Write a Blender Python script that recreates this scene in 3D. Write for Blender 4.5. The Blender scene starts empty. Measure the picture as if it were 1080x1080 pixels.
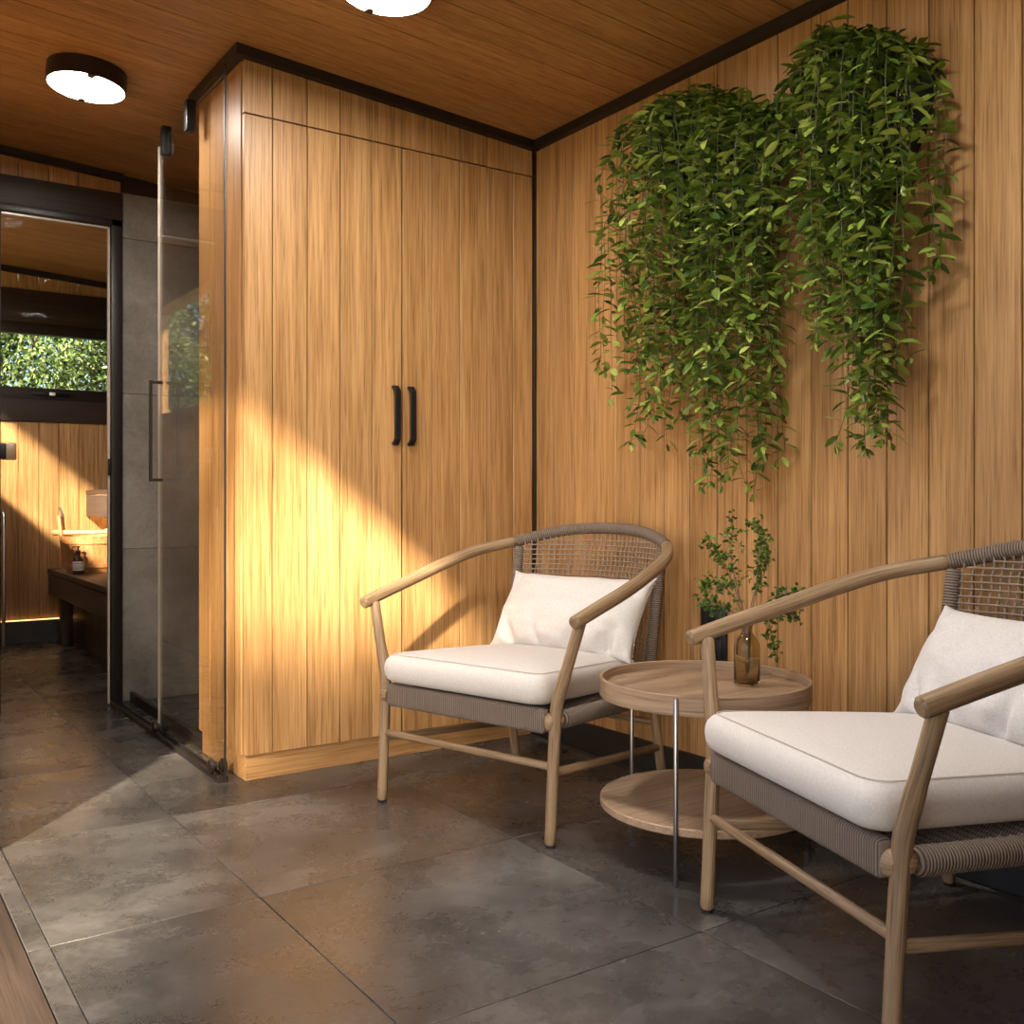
import bpy, bmesh, math, random
from mathutils import Vector, Matrix, noise, Euler
random.seed(7)
sc = bpy.context.scene
COL = sc.collection
PI = math.pi
TH = math.atan(.0645)

def ceilz(x):
    return 2.525 - .0645 * (x - 1.18)

# ------------------------------------------------------------------ helpers
def tag(o, label=None, cat=None, group=None, kind=None):
    if label: o['label'] = label
    if cat: o['category'] = cat
    if group: o['group'] = group
    if kind: o['kind'] = kind
    return o

def thing(name, label, cat, loc=(0, 0, 0), rz=0, group=None, rot=None):
    o = bpy.data.objects.new(name, None)
    COL.objects.link(o)
    o.empty_display_size = .05
    o.location = loc
    o.rotation_euler = rot if rot else (0, 0, rz)
    return tag(o, label, cat, group)

def dup(o, parent=None):
    c = o.copy()
    COL.objects.link(c)
    c.parent = parent
    for ch in list(o.children):
        dup(ch, c)
    return c

def spline(pts, n=8):
    P = [Vector(p) for p in pts]
    P = [P[0] * 2 - P[1]] + P + [P[-1] * 2 - P[-2]]
    out = []
    for i in range(1, len(P) - 2):
        a, b, c, d = P[i - 1], P[i], P[i + 1], P[i + 2]
        for k in range(n):
            t = k / n
            out.append(.5 * ((2 * b) + (c - a) * t + (2 * a - 5 * b + 4 * c - d) * t * t + (3 * b - a - 3 * c + d) * t ** 3))
    out.append(P[-2].copy())
    return out

class MB:
    def __init__(s, off=(0, 0, 0)):
        s.bm = bmesh.new()
        s.uv = s.bm.loops.layers.uv.new('UVMap')
        s.off = Vector(off)
    def v(s, p):
        return s.bm.verts.new(Vector(p) - s.off)
    def face(s, vs, uvs=None, mi=0):
        try:
            f = s.bm.faces.new(vs)
        except ValueError:
            return None
        f.material_index = mi
        if uvs:
            for l, q in zip(f.loops, uvs):
                l[s.uv].uv = q
        return f
    def box(s, lo, hi, bev=.0, seg=2, mi=0, M=None):
        c = [(x, y, z) for x in (lo[0], hi[0]) for y in (lo[1], hi[1]) for z in (lo[2], hi[2])]
        vs = [s.v(M @ Vector(q) if M else q) for q in c]
        fs = [s.face([vs[i] for i in q], mi=mi) for q in ((0, 1, 3, 2), (4, 6, 7, 5), (0, 4, 5, 1), (2, 3, 7, 6), (0, 2, 6, 4), (1, 5, 7, 3))]
        d = [abs(hi[i] - lo[i]) for i in range(3)]
        ax = d.index(max(d))
        o = [i for i in range(3) if i != ax]
        for f in fs:      # uv: v runs along the longest side
            for l in f.loops:
                k = vs.index(l.vert)
                q = c[k]
                l[s.uv].uv = (q[o[0]] + q[o[1]], q[ax])
        if bev:
            es = list({e for f in fs for e in f.edges})
            bmesh.ops.bevel(s.bm, geom=es, offset=bev, segments=seg, affect='EDGES', profile=.5, material=-1)
    def tube(s, pts, r, seg=12, cap=True, mi=0, flat=1.0):
        P = [Vector(p) for p in pts]
        n = len(P)
        R = list(r) if hasattr(r, '__len__') else [r] * n
        if cap:
            e = min(.35 * R[0], (P[1] - P[0]).length * .4)
            d = (P[1] - P[0]).normalized()
            P = [P[0], P[0] + d * e] + P[1:]
            R = [R[0] * .72, R[0]] + R[1:]
            e = min(.35 * R[-1], (P[-2] - P[-1]).length * .4)
            d = (P[-2] - P[-1]).normalized()
            P = P[:-1] + [P[-1] + d * e, P[-1]]
            R = R[:-1] + [R[-1], R[-1] * .72]
            n = len(P)
        T = []
        for i in range(n):
            T.append((P[min(i + 1, n - 1)] - P[max(i - 1, 0)]).normalized())
        a = Vector((0, 0, 1)) if abs(T[0].z) < .9 else Vector((1, 0, 0))
        nrm = (a - T[0] * a.dot(T[0])).normalized()
        rings = []
        L = 0
        Ls = []
        for i in range(n):
            if i:
                L += (P[i] - P[i - 1]).length
                nrm = (nrm - T[i] * nrm.dot(T[i])).normalized()
            Ls.append(L)
            b = T[i].cross(nrm)
            rings.append([s.v(P[i] + (nrm * math.cos(2 * PI * k / seg) * flat + b * math.sin(2 * PI * k / seg)) * R[i]) for k in range(seg)])
        rr = max(R)
        for i in range(n - 1):
            for k in range(seg):
                k2 = (k + 1) % seg
                u0, u1 = 2 * PI * k / seg * rr, 2 * PI * (k + 1) / seg * rr
                s.face([rings[i][k], rings[i][k2], rings[i + 1][k2], rings[i + 1][k]],
                       [(u0, Ls[i]), (u1, Ls[i]), (u1, Ls[i + 1]), (u0, Ls[i + 1])], mi)
        if cap:
            for ring, l in ((rings[0], 0), (rings[-1], L)):
                s.face(ring if ring is rings[-1] else ring[::-1], [(.004 * math.cos(2 * PI * k / seg), l + rr * math.sin(2 * PI * k / seg)) for k in range(seg)], mi)
    def lathe(s, prof, c=(0, 0, 0), seg=48, mi=0, close=False):
        c = Vector(c)
        rings = []
        L = 0
        Ls = []
        for i, (r, z) in enumerate(prof):
            if i: L += math.hypot(r - prof[i - 1][0], z - prof[i - 1][1])
            Ls.append(L)
            if r < 1e-6:
                rings.append([s.v(c + Vector((0, 0, z)))])
            else:
                rings.append([s.v(c + Vector((r * math.cos(2 * PI * k / seg), r * math.sin(2 * PI * k / seg), z))) for k in range(seg)])
        m = len(prof)
        for i in range(m if close else m - 1):
            a, b = rings[i], rings[(i + 1) % m]
            la, lb = Ls[i], Ls[(i + 1) % m]
            ra = max(prof[i][0], prof[(i + 1) % m][0])
            for k in range(seg):
                k2 = (k + 1) % seg
                ua, ub = 2 * PI * k / seg * ra, 2 * PI * (k + 1) / seg * ra
                if len(a) == 1 and len(b) == 1: continue
                if len(a) == 1: s.face([a[0], b[k], b[k2]], [(la, ua), (lb, ua), (lb, ub)], mi)
                elif len(b) == 1: s.face([a[k], a[k2], b[0]], [(la, ua), (la, ub), (lb, ub)], mi)
                else: s.face([a[k], a[k2], b[k2], b[k]], [(la, ua), (la, ub), (lb, ub), (lb, ua)], mi)
    def prism(s, poly, O, U, V, N, d, mi=0):
        """polygon in (u,v) extruded by d along N"""
        O, U, V, N = Vector(O), Vector(U), Vector(V), Vector(N)
        A = [s.v(O + U * u + V * w) for u, w in poly]
        B = [s.v(O + U * u + V * w + N * d) for u, w in poly]
        m = len(poly)
        s.face(A, mi=mi); s.face(B[::-1], mi=mi)
        for i in range(m):
            j = (i + 1) % m
            s.face([A[i], B[i], B[j], A[j]], mi=mi)
    def planks(s, O, U, V, N, seams, v0, v1, th=.018, gap=.0018, ch=.0016, mi=0):
        """boards side by side along U, running along V, faces at N*0, chamfered long edges"""
        O, U, V, N = Vector(O), Vector(U), Vector(V), Vector(N)
        f0 = v0 if callable(v0) else (lambda u: v0)
        f1 = v1 if callable(v1) else (lambda u: v1)
        for a, b in zip(seams[:-1], seams[1:]):
            pr = [(a + gap, -th), (a + gap, -ch), (a + gap + ch, 0), (b - gap - ch, 0), (b - gap, -ch), (b - gap, -th)]
            A = [s.v(O + U * u + N * n + V * f0(u)) for u, n in pr]
            B = [s.v(O + U * u + N * n + V * f1(u)) for u, n in pr]
            for i in range(6):
                j = (i + 1) % 6
                s.face([A[i], A[j], B[j], B[i]], mi=mi)
            s.face(A[::-1], mi=mi); s.face(B, mi=mi)
    def leaf(s, base, d, up, L, W, bend=.2, mi=0, fold=.25):
        d = Vector(d).normalized()
        side = d.cross(Vector(up))
        if side.length < 1e-3: side = d.cross(Vector((1, .3, 0)))
        side.normalize()
        nn = side.cross(d).normalized()
        base = Vector(base)
        def mid(t): return base + d * (L * t) - nn * (bend * L * t * t)
        b0, tip = s.v(mid(0)), s.v(mid(1))
        prev = None
        for t, w in ((.3, .42), (.62, .5), (.85, .3)):
            m = mid(t)
            tri = [s.v(m - side * W * w + nn * W * fold * w), s.v(m), s.v(m + side * W * w + nn * W * fold * w)]
            if prev is None:
                s.face([b0, tri[1], tri[0]], mi=mi); s.face([b0, tri[2], tri[1]], mi=mi)
            else:
                s.face([prev[0], prev[1], tri[1], tri[0]], mi=mi); s.face([prev[1], prev[2], tri[2], tri[1]], mi=mi)
            prev = tri
        s.face([prev[0], prev[1], tip], mi=mi); s.face([prev[1], prev[2], tip], mi=mi)
    def build(s, name, mats, parent=None, angle=40, recalc=True, smooth=True):
        if recalc: bmesh.ops.recalc_face_normals(s.bm, faces=s.bm.faces)
        me = bpy.data.meshes.new(name)
        s.bm.to_mesh(me); s.bm.free()
        for m in (mats if isinstance(mats, (list, tuple)) else [mats]): me.materials.append(m)
        if smooth:
            me.polygons.foreach_set('use_smooth', [True] * len(me.polygons))
            me.set_sharp_from_angle(angle=math.radians(angle))
        o = bpy.data.objects.new(name, me)
        COL.objects.link(o)
        if parent: o.parent = parent
        return o

def struct(name, mb, mat, **k):
    o = mb.build(name, mat, **k)
    o['kind'] = 'structure'
    return o

# ------------------------------------------------------------------ materials
class NT:
    def __init__(s, name):
        s.m = bpy.data.materials.new(name); s.m.use_nodes = True
        s.t = s.m.node_tree; s.t.nodes.clear()
        s.out = s.n('ShaderNodeOutputMaterial')
    def n(s, typ, **k):
        nd = s.t.nodes.new(typ)
        for a, b in k.items():
            if a.startswith('i_'): nd.inputs[a[2:].replace('_', ' ')].default_value = b
            else: setattr(nd, a, b)
        return nd
    def l(s, a, b): s.t.links.new(a, b)
    def math(s, op, a, b=None, c=None):
        nd = s.n('ShaderNodeMath', operation=op)
        for i, q in enumerate((a, b, c)):
            if q is None: continue
            if isinstance(q, (int, float)): nd.inputs[i].default_value = q
            else: s.l(q, nd.inputs[i])
        return nd.outputs[0]
    def vmul(s, v, sc_):
        nd = s.n('ShaderNodeVectorMath', operation='MULTIPLY'); s.l(v, nd.inputs[0])
        nd.inputs[1].default_value = sc_
        return nd.outputs[0]
    def noise(s, v, scale=1, detail=4, rough=.55, dist=0):
        nd = s.n('ShaderNodeTexNoise', i_Scale=scale, i_Detail=detail, i_Roughness=rough, i_Distortion=dist)
        s.l(v, nd.inputs['Vector'])
        return nd.outputs['Fac']
    def ramp(s, f, stops):
        nd = s.n('ShaderNodeValToRGB'); e = nd.color_ramp.elements
        while len(e) < len(stops): e.new(.5)
        for q, (p, c) in zip(e, stops):
            q.position = p; q.color = (*c, 1) if len(c) == 3 else c
        s.l(f, nd.inputs[0])
        return nd.outputs['Color']
    def mix(s, f, a, b, blend='MIX'):
        nd = s.n('ShaderNodeMix', data_type='RGBA', blend_type=blend)
        for i, q in ((0, f), (6, a), (7, b)):
            if isinstance(q, (int, float)): nd.inputs[i].default_value = q
            elif isinstance(q, tuple): nd.inputs[i].default_value = (*q, 1)
            else: s.l(q, nd.inputs[i])
        return nd.outputs[2]
    def bump(s, h, strength=.2, dist=.002):
        nd = s.n('ShaderNodeBump', i_Strength=strength, i_Distance=dist); s.l(h, nd.inputs['Height'])
        return nd.outputs[0]
    def bsdf(s, col, rough=.5, normal=None, metal=0, spec=.5, **k):
        nd = s.n('ShaderNodeBsdfPrincipled')
        for key, q in (('Base Color', col), ('Roughness', rough), ('Metallic', metal), ('Specular IOR Level', spec)):
            if isinstance(q, (int, float)): nd.inputs[key].default_value = q
            elif isinstance(q, tuple): nd.inputs[key].default_value = (*q, 1)
            else: s.l(q, nd.inputs[key])
        if normal is not None: s.l(normal, nd.inputs['Normal'])
        for a, b in k.items(): nd.inputs[a.replace('_', ' ')].default_value = b
        return nd
    def done(s, nd):
        s.l(nd.outputs[0] if hasattr(nd, 'outputs') else nd, s.out.inputs[0])
        return s.m

def wood(name, axis, dark, mid, light, rough=.42, var=.18, grain=1.0, spec=.4, bump=.12):
    t = NT(name)
    tc = t.n('ShaderNodeTexCoord')
    co = tc.outputs['UV' if axis == 'uv' else 'Object']
    rnd = t.n('ShaderNodeNewGeometry').outputs['Random Per Island']
    off = t.n('ShaderNodeCombineXYZ')
    t.l(t.math('MULTIPLY', rnd, 7.3), off.inputs[0]); t.l(t.math('MULTIPLY', rnd, 5.1), off.inputs[1]); t.l(t.math('MULTIPLY', rnd, 9.7), off.inputs[2])
    ad = t.n('ShaderNodeVectorMath', operation='ADD'); t.l(co, ad.inputs[0]); t.l(off.outputs[0], ad.inputs[1])
    co = ad.outputs[0]
    def sc3(ac, al):
        return {'x': (al, ac, ac), 'y': (ac, al, ac), 'z': (ac, ac, al), 'uv': (ac, al, ac)}[axis]
    n1 = t.noise(t.vmul(co, sc3(11 * grain, .9 * grain)), 1, 3, .5, .4)
    n2 = t.noise(t.vmul(co, sc3(190 * grain, 4.5 * grain)), 1, 3, .6)
    n2b = t.noise(t.vmul(co, sc3(75 * grain, 2.2 * grain)), 1, 2, .5)
    wv = t.n('ShaderNodeTexWave', wave_type='BANDS', bands_direction='DIAGONAL', i_Scale=1.0, i_Distortion=9.0, i_Detail=2.0, i_Detail_Scale=.7)
    t.l(t.vmul(co, sc3(16 * grain, .55 * grain)), wv.inputs['Vector'])
    f = t.math('ADD', t.math('MULTIPLY', n1, .30), t.math('MULTIPLY', n2, .44))
    f = t.math('ADD', f, t.math('MULTIPLY', n2b, .16))
    f = t.math('ADD', f, t.math('MULTIPLY', wv.outputs['Fac'], .04))
    c = t.ramp(f, [(.36, dark), (.52, mid), (.68, light)])
    pores = t.ramp(n2, [(.30, (.45, .42, .38)), (.42, (1, 1, 1))])
    c = t.mix(.55, c, pores, 'MULTIPLY')
    tone = t.math('ADD', t.math('MULTIPLY', rnd, var), 1 - var * .55)
    cc = t.n('ShaderNodeCombineColor')
    for i in range(3): t.l(tone, cc.inputs[i])
    c = t.mix(1.0, c, cc.outputs[0], 'MULTIPLY')
    return t.done(t.bsdf(c, rough, t.bump(n2, bump, .0015), spec=spec))

def plain(name, col, rough=.5, metal=0, spec=.5, nscale=0, namp=.15, bump=0, **k):
    t = NT(name)
    c = col; nm = None
    if nscale:
        co = t.n('ShaderNodeTexCoord').outputs['Object']
        nz = t.noise(co, nscale, 4)
        c = t.ramp(nz, [(.3, tuple(q * (1 - namp) for q in col)), (.7, tuple(min(1, q * (1 + namp)) for q in col))])
        if bump: nm = t.bump(nz, bump, .001)
    return t.done(t.bsdf(c, rough, nm, metal, spec, **k))

OAK_D, OAK_M, OAK_L = (.27, .135, .046), (.44, .245, .098), (.60, .365, .165)
M = {}
M['oak_z'] = wood('oak_boards_upright', 'z', OAK_D, OAK_M, OAK_L)
M['oak_x'] = wood('oak_boards_ceiling', 'x', (.25, .118, .038), (.39, .20, .068), (.50, .28, .105), rough=.5)
M['oak_pl'] = wood('oak_plinth', 'x', OAK_D, OAK_M, OAK_L)
M['dark_x'] = wood('dark_beam', 'x', (.018, .010, .007), (.032, .018, .012), (.05, .03, .02), rough=.55)
M['dark_y'] = wood('dark_bench', 'y', (.045, .029, .023), (.08, .054, .044), (.12, .084, .07), rough=.5)
M['ash'] = wood('pale_weathered_ash', 'uv', (.15, .09, .046), (.29, .195, .110), (.42, .305, .185), rough=.5, var=.1, grain=1.3)
M['table_x'] = wood('table_oak', 'x', (.22, .14, .085), (.36, .245, .155), (.46, .33, .22), rough=.5, var=.05)
M['table_uv'] = wood('table_oak_rim', 'uv', (.22, .14, .085), (.36, .245, .155), (.46, .33, .22), rough=.5, var=.05)
M['deck'] = wood('deck_boards', 'y', (.028, .017, .011), (.055, .034, .022), (.085, .055, .036), rough=.6)
M['bucket'] = wood('bucket_pine', 'z', (.28, .12, .04), (.40, .19, .07), (.48, .26, .11), rough=.5, var=.22)
M['pine_uv'] = wood('ladle_pine', 'uv', (.45, .24, .09), (.62, .37, .16), (.74, .48, .24), rough=.5)
M['trim'] = plain('dark_brown_trim', (.012, .0075, .006), .5)
M['black'] = plain('black_metal', (.012, .011, .011), .38, .3)
M['bronze'] = plain('dark_bronze', (.035, .027, .022), .4, .6)
M['frame'] = plain('brown_black_frame', (.02, .015, .013), .4, .2)
M['seal'] = plain('pale_glass_edge', (.5, .46, .4), .25)
M['clip'] = plain('satin_bronze_plate', (.36, .26, .17), .4, .6)
M['steel'] = plain('brushed_steel', (.36, .36, .38), .3, 1.0)
M['rubber'] = plain('black_rubber', (.01, .01, .01), .8)
M['plastic'] = plain('black_plastic', (.012, .012, .013), .35)
M['planter'] = plain('black_planter', (.008, .008, .008), .7)
M['white_cap'] = plain('white_plastic', (.8, .8, .78), .4)

def concrete(name, a, b, c, sc_, rough0, rough1, pits=.5, spec=.5):
    t = NT(name)
    co = t.n('ShaderNodeTexCoord').outputs['Object']
    rnd = t.n('ShaderNodeNewGeometry').outputs['Random Per Island']
    off = t.n('ShaderNodeCombineXYZ')
    t.l(t.math('MULTIPLY', rnd, 17.), off.inputs[0]); t.l(t.math('MULTIPLY', rnd, 11.), off.inputs[1]); t.l(t.math('MULTIPLY', rnd, 23.), off.inputs[2])
    ad = t.n('ShaderNodeVectorMath', operation='ADD'); t.l(co, ad.inputs[0]); t.l(off.outputs[0], ad.inputs[1])
    v = ad.outputs[0]
    n1 = t.noise(v, sc_, 9, .64, .2)
    n2 = t.noise(v, sc_ * 3.4, 9, .70, .35)
    n5 = t.noise(v, 70, 4, .7)
    f = t.math('ADD', t.math('ADD', t.math('MULTIPLY', n1, .62), t.math('MULTIPLY', n2, .22)), t.math('MULTIPLY', n5, .16))
    col = t.ramp(f, [(.36, a), (.5, b), (.64, c)])
    n3 = t.noise(v, 130, 3, .6)
    n4 = t.noise(v, 2.6, 3, .5)
    pm = t.math('MULTIPLY', t.ramp(n3, [(.62, (0, 0, 0)), (.70, (1, 1, 1))]), t.ramp(n4, [(.5, (0, 0, 0)), (.62, (1, 1, 1))]))
    col = t.mix(t.math('MULTIPLY', pm, pits), col, tuple(q * .35 for q in a))
    tone = t.math('ADD', t.math('MULTIPLY', rnd, .14), .92)
    cc = t.n('ShaderNodeCombineColor')
    for i in range(3): t.l(tone, cc.inputs[i])
    col = t.mix(1.0, col, cc.outputs[0], 'MULTIPLY')
    r = t.math('ADD', t.math('MULTIPLY', n2, rough1 - rough0), rough0)
    h = t.math('SUBTRACT', t.math('MULTIPLY', n2, .06), pm)
    return t.done(t.bsdf(col, r, t.bump(h, .12, .001), spec=spec))
M['tile'] = concrete('floor_tile_concrete', (.024, .0215, .0195), (.062, .056, .051), (.15, .139, .128), 1.6, .10, .46, .35)
M['shower_tile'] = concrete('shower_tile_concrete', (.11, .10, .083), (.22, .20, .17), (.34, .315, .275), 2.2, .35, .6, .3)
M['grout'] = plain('grout', (.10, .09, .08), .7)
M['skirt'] = plain('dark_skirting', (.012, .011, .0105), .45, nscale=9, namp=.3)
M['skirt_s'] = plain('grey_skirting', (.07, .066, .06), .5, nscale=6, namp=.3)
M['render'] = plain('outer_render', (.35, .32, .28), .8, nscale=8)
M['lawn'] = plain('lawn', (.17, .16, .09), .9, nscale=3, namp=.4)

def fabric(name, col):
    t = NT(name)
    co = t.n('ShaderNodeTexCoord').outputs['Object']
    a = t.noise(t.vmul(co, (420, 160, 420)), 1, 2); b = t.noise(t.vmul(co, (160, 420, 160)), 1, 2)
    w = t.math('ADD', t.math('MULTIPLY', a, .5), t.math('MULTIPLY', b, .5))
    c = t.ramp(w, [(.36, tuple(q * .84 for q in col)), (.6, col)])
    nd = t.bsdf(c, .9, t.bump(w, .25, .0012), spec=.2)
    nd.inputs['Sheen Weight'].default_value = .15
    return t.done(nd)
M['linen'] = fabric('seat_linen', (.62, .58, .54))
M['pillow'] = fabric('pillow_linen', (.66, .63, .60))
M['seam'] = plain('seam_thread', (.52, .46, .39), .9)

def cord(name):
    t = NT(name)
    uv = t.n('ShaderNodeTexCoord').outputs['UV']
    sx = t.n('ShaderNodeSeparateXYZ'); t.l(uv, sx.inputs[0])
    ph = t.math('MULTIPLY', sx.outputs[1], 2 * PI / .0072)
    h = t.math('ABSOLUTE', t.math('SINE', t.math('MULTIPLY', ph, .5)))
    nz = t.noise(t.vmul(uv, (300, 240, 1)), 1, 2)
    c = t.ramp(h, [(.0, (.035, .025, .019)), (.45, (.16, .122, .094)), (1, (.26, .203, .160))])
    c = t.mix(.35, c, t.ramp(nz, [(.3, (.5, .5, .5)), (.7, (1, 1, 1))]), 'MULTIPLY')
    return t.done(t.bsdf(c, .75, t.bump(h, .9, .0025), spec=.25))
M['cord'] = cord('wrapped_cord')
M['string'] = plain('woven_string', (.27, .215, .17), .75, spec=.25)

def leafmat(name, stops, rough=.45, trans=.25):
    t = NT(name)
    rnd = t.n('ShaderNodeNewGeometry').outputs['Random Per Island']
    c = t.ramp(rnd, stops)
    p = t.bsdf(c, rough, spec=.4)
    tr = t.n('ShaderNodeBsdfTranslucent'); t.l(c, tr.inputs[0])
    mx = t.n('ShaderNodeMixShader', i_Fac=trans); t.l(p.outputs[0], mx.inputs[1]); t.l(tr.outputs[0], mx.inputs[2])
    return t.done(mx)
M['leaf'] = leafmat('vine_leaf', [(0, (.04, .085, .014)), (.4, (.12, .19, .028)), (.75, (.25, .33, .055)), (1, (.40, .47, .11))], .36, .15)
M['stem'] = plain('vine_stem', (.05, .06, .02), .6)
M['sprig'] = leafmat('sprig_leaf', [(0, (.03, .09, .01)), (.6, (.08, .17, .02)), (1, (.17, .27, .045))])
M['twig'] = plain('sprig_twig', (.16, .12, .08), .7)
M['tree'] = leafmat('tree_leaf', [(0, (.03, .06, .012)), (1, (.09, .14, .03))], .6, .15)
M['hedge'] = leafmat('hedge_leaf', [(0, (.03, .06, .015)), (.5, (.09, .15, .04)), (.85, (.2, .27, .09)), (1, (.36, .42, .2))], .6, .3)
M['bark'] = plain('bark', (.07, .05, .035), .9, nscale=12, namp=.4)

def glass(name, tint, refl=1.0):
    t = NT(name)
    tr = t.n('ShaderNodeBsdfTransparent'); tr.inputs[0].default_value = (*tint, 1)
    gl = t.n('ShaderNodeBsdfGlossy'); gl.inputs['Roughness'].default_value = .01
    fr = t.n('ShaderNodeFresnel', i_IOR=1.5)
    mx = t.n('ShaderNodeMixShader')
    t.l(t.math('MULTIPLY', fr.outputs[0], refl), mx.inputs[0]); t.l(tr.outputs[0], mx.inputs[1]); t.l(gl.outputs[0], mx.inputs[2])
    return t.done(mx)
M['glass'] = glass('clear_pane', (.985, .985, .98), .012)
M['smoke'] = glass('smoked_pane', (.975, .965, .95), .28)
M['vase'] = plain('brown_glass', (.76, .68, .50), .02, Transmission_Weight=1.0, IOR=1.35)
M['amber'] = plain('amber_bottle', (.09, .035, .012), .12)
M['label'] = plain('paper_label', (.75, .72, .66), .7)
M['ink'] = plain('label_ink', (.05, .05, .05), .7)

def emit(name, col, st):
    t = NT(name)
    e = t.n('ShaderNodeEmission'); e.inputs[0].default_value = (*col, 1); e.inputs[1].default_value = st
    return t.done(e)
LAMP = 60.0
M['diffuser'] = emit('lamp_diffuser', (1, .945, .87), LAMP)
M['led_dim'] = emit('led_strip_dim', (1, .55, .2), 1.3)
M['led'] = emit('led_strip', (1, .55, .2), 26.0)

# ------------------------------------------------------------------ camera
cam = bpy.data.cameras.new('camera'); co = bpy.data.objects.new('camera', cam); COL.objects.link(co)
cam.sensor_width = 36; cam.lens = 36 * 1053 / 1080; cam.shift_y = -15 / 1080; cam.clip_start = .02
co.location = (0, 0, .98); co.rotation_euler = (PI / 2, 0, -math.atan2(.567, .8237))
sc.camera = co

# ------------------------------------------------------------------ the room shell
XR, YF, YB, YN = 2.423, 4.998, 7.437, -.9
mb = MB()
mb.box((.36, YN, -.06), (XR + .1, YB + .1, -.004), mi=1)
xs = [.405] + [.879 + .7525 * k for k in range(3)]
ys = [2.368 + .7525 * k for k in range(-5, 8)]
for i in range(3):
    for j in range(len(ys) - 1):
        x1 = min(xs[i + 1], XR); y0, y1 = max(ys[j], YN), min(ys[j + 1], YB)
        g = .0013
        mb.box((xs[i] + g, y0 + g, -.02), (x1 - g, y1 - g, 0), .0008, 1)
for j in range(len(ys) - 1):
    mb.box((.361, max(ys[j], YN) + .0013, -.02), (.405 - .0013, min(ys[j + 1], YB) - .0013, 0), .0008, 1)
struct('floor', mb, [M['tile'], M['grout']])

mb = MB()
cseams = [2.124 + .1275 * k for k in range(-25, 43)]
sl = math.hypot(1, .0645)
U, V, N = Vector((0, 1, 0)), Vector((1, 0, -.0645)) / sl, Vector((-.0645, 0, -1)) / sl
mb.planks((0, 0, ceilz(0)), U, V, N, cseams, -.25 * sl, XR * sl + .02, th=.02, gap=.0015, ch=.0012)
mb.prism([(-.25, 0), (XR + .1, 0), (XR + .1, .16), (-.25, .16)], (0, -1.1, 0), (1, 0, -.0645), (0, 0, 1), (0, 1, 0), 0.0001)
mb.bm.verts.ensure_lookup_table()
mb.prism([(-.25, ceilz(-.25) + .021), (XR + .1, ceilz(XR + .1) + .021), (XR + .1, ceilz(XR) + .16), (-.25, ceilz(-.25) + .16)], (0, -1.1, 0), (1, 0, 0), (0, 0, 1), (0, 1, 0), 8.7)
struct('ceiling', mb, M['oak_x'])

wseams = [-.9, -.79, -.66, -.532, -.405, -.277, -.15, -.022, .105, .233, .36, .488, .615, .743, .87, .998, 1.125, 1.253, 1.31 + .0, 1.435, 1.562, 1.690, 1.818, 1.946, 2.074, 2.199, 2.329, 2.456, 2.582, 2.707, 2.834, 2.964, 3.094, 3.221, 3.346]
mb = MB()
mb.planks((XR, 0, 0), (0, 1, 0), (0, 0, 1), (-1, 0, 0), wseams, .113, ceilz(XR) - .004)
mb.box((XR + .012, YN - .1, -.05), (XR + .1, YB + .1, ceilz(XR) + .02))
struct('wall_right', mb, M['oak_z'])

# concrete of the shower niche: back wall, right wall
mb = MB()
zj = [0.001, .735, 1.480, 2.226, 2.442]
for a, b in zip(zj[:-1], zj[1:]):
    mb.box((1.168, YF, a + .0012), (XR - .012, YF + .02, b - .0012), .0008, 1)
    mb.box((XR - .012, 3.85, a + .0012), (XR + .004, YF + .02, b - .0012), .0008, 1)
struct('wall_shower', mb, M['shower_tile'])

# partition between room and sauna: beam, board strip, backing
mb = MB()
mb.box((1.168, YF + .02, 0), (XR, YF + .08, 2.43), mi=1)
mb.box((.34, YF + .005, 2.28), (1.168, YF + .08, 2.50), mi=1)
sm = [.34 + .1275 * k for k in range(7)]
sm[-1] = 1.168
mb.planks((0, YF, 0), (1, 0, 0), (0, 0, 1), (0, -1, 0), sm, 2.425, lambda u: ceilz(u) - .003, th=.012)
mb.box((.34, YF + .012, 2.43), (XR, YF + .08, 2.4455), mi=1)
slope_fill = [(1.168, 2.442), (XR - .012, 2.442), (1.168, ceilz(1.168) - .002)]
mb.prism(slope_fill, (0, YF + .001, 0), (1, 0, 0), (0, 0, 1), (0, 1, 0), .018, mi=1)
struct('wall_far', mb, [M['oak_z'], M['dark_x']])
mb = MB()
mb.box((.34, YF - .022, 2.300), (1.172, YF + .02, 2.432), .003)
struct('trim_1', mb, M['dark_x'])

# outer left wall with the wide opening and the sauna's strip window
mb = MB()
XL0, XL1 = .22, .34
mb.box((XL0, 3.02, -.05), (XL1, 5.12, 2.56)); mb.box((XL0, YN - .1, -.05), (XL1, .06, 2.56))
mb.box((XL0, .06, 2.33), (XL1, 3.02, 2.56))
mb.box((XL0, 5.12, -.05), (XL1, 7.36, 1.56)); mb.box((XL0, 5.12, 2.30), (XL1, 7.36, 2.56)); mb.box((XL0, 7.36, -.05), (XL1, YB + .1, 2.56))
struct('wall_left', mb, M['oak_z'])
mb = MB()
mb.box((XL0, YN - .1, -.05), (XR + .1, YN - .002, ceilz(1.3)))
struct('wall_near', mb, M['oak_z'])

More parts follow.
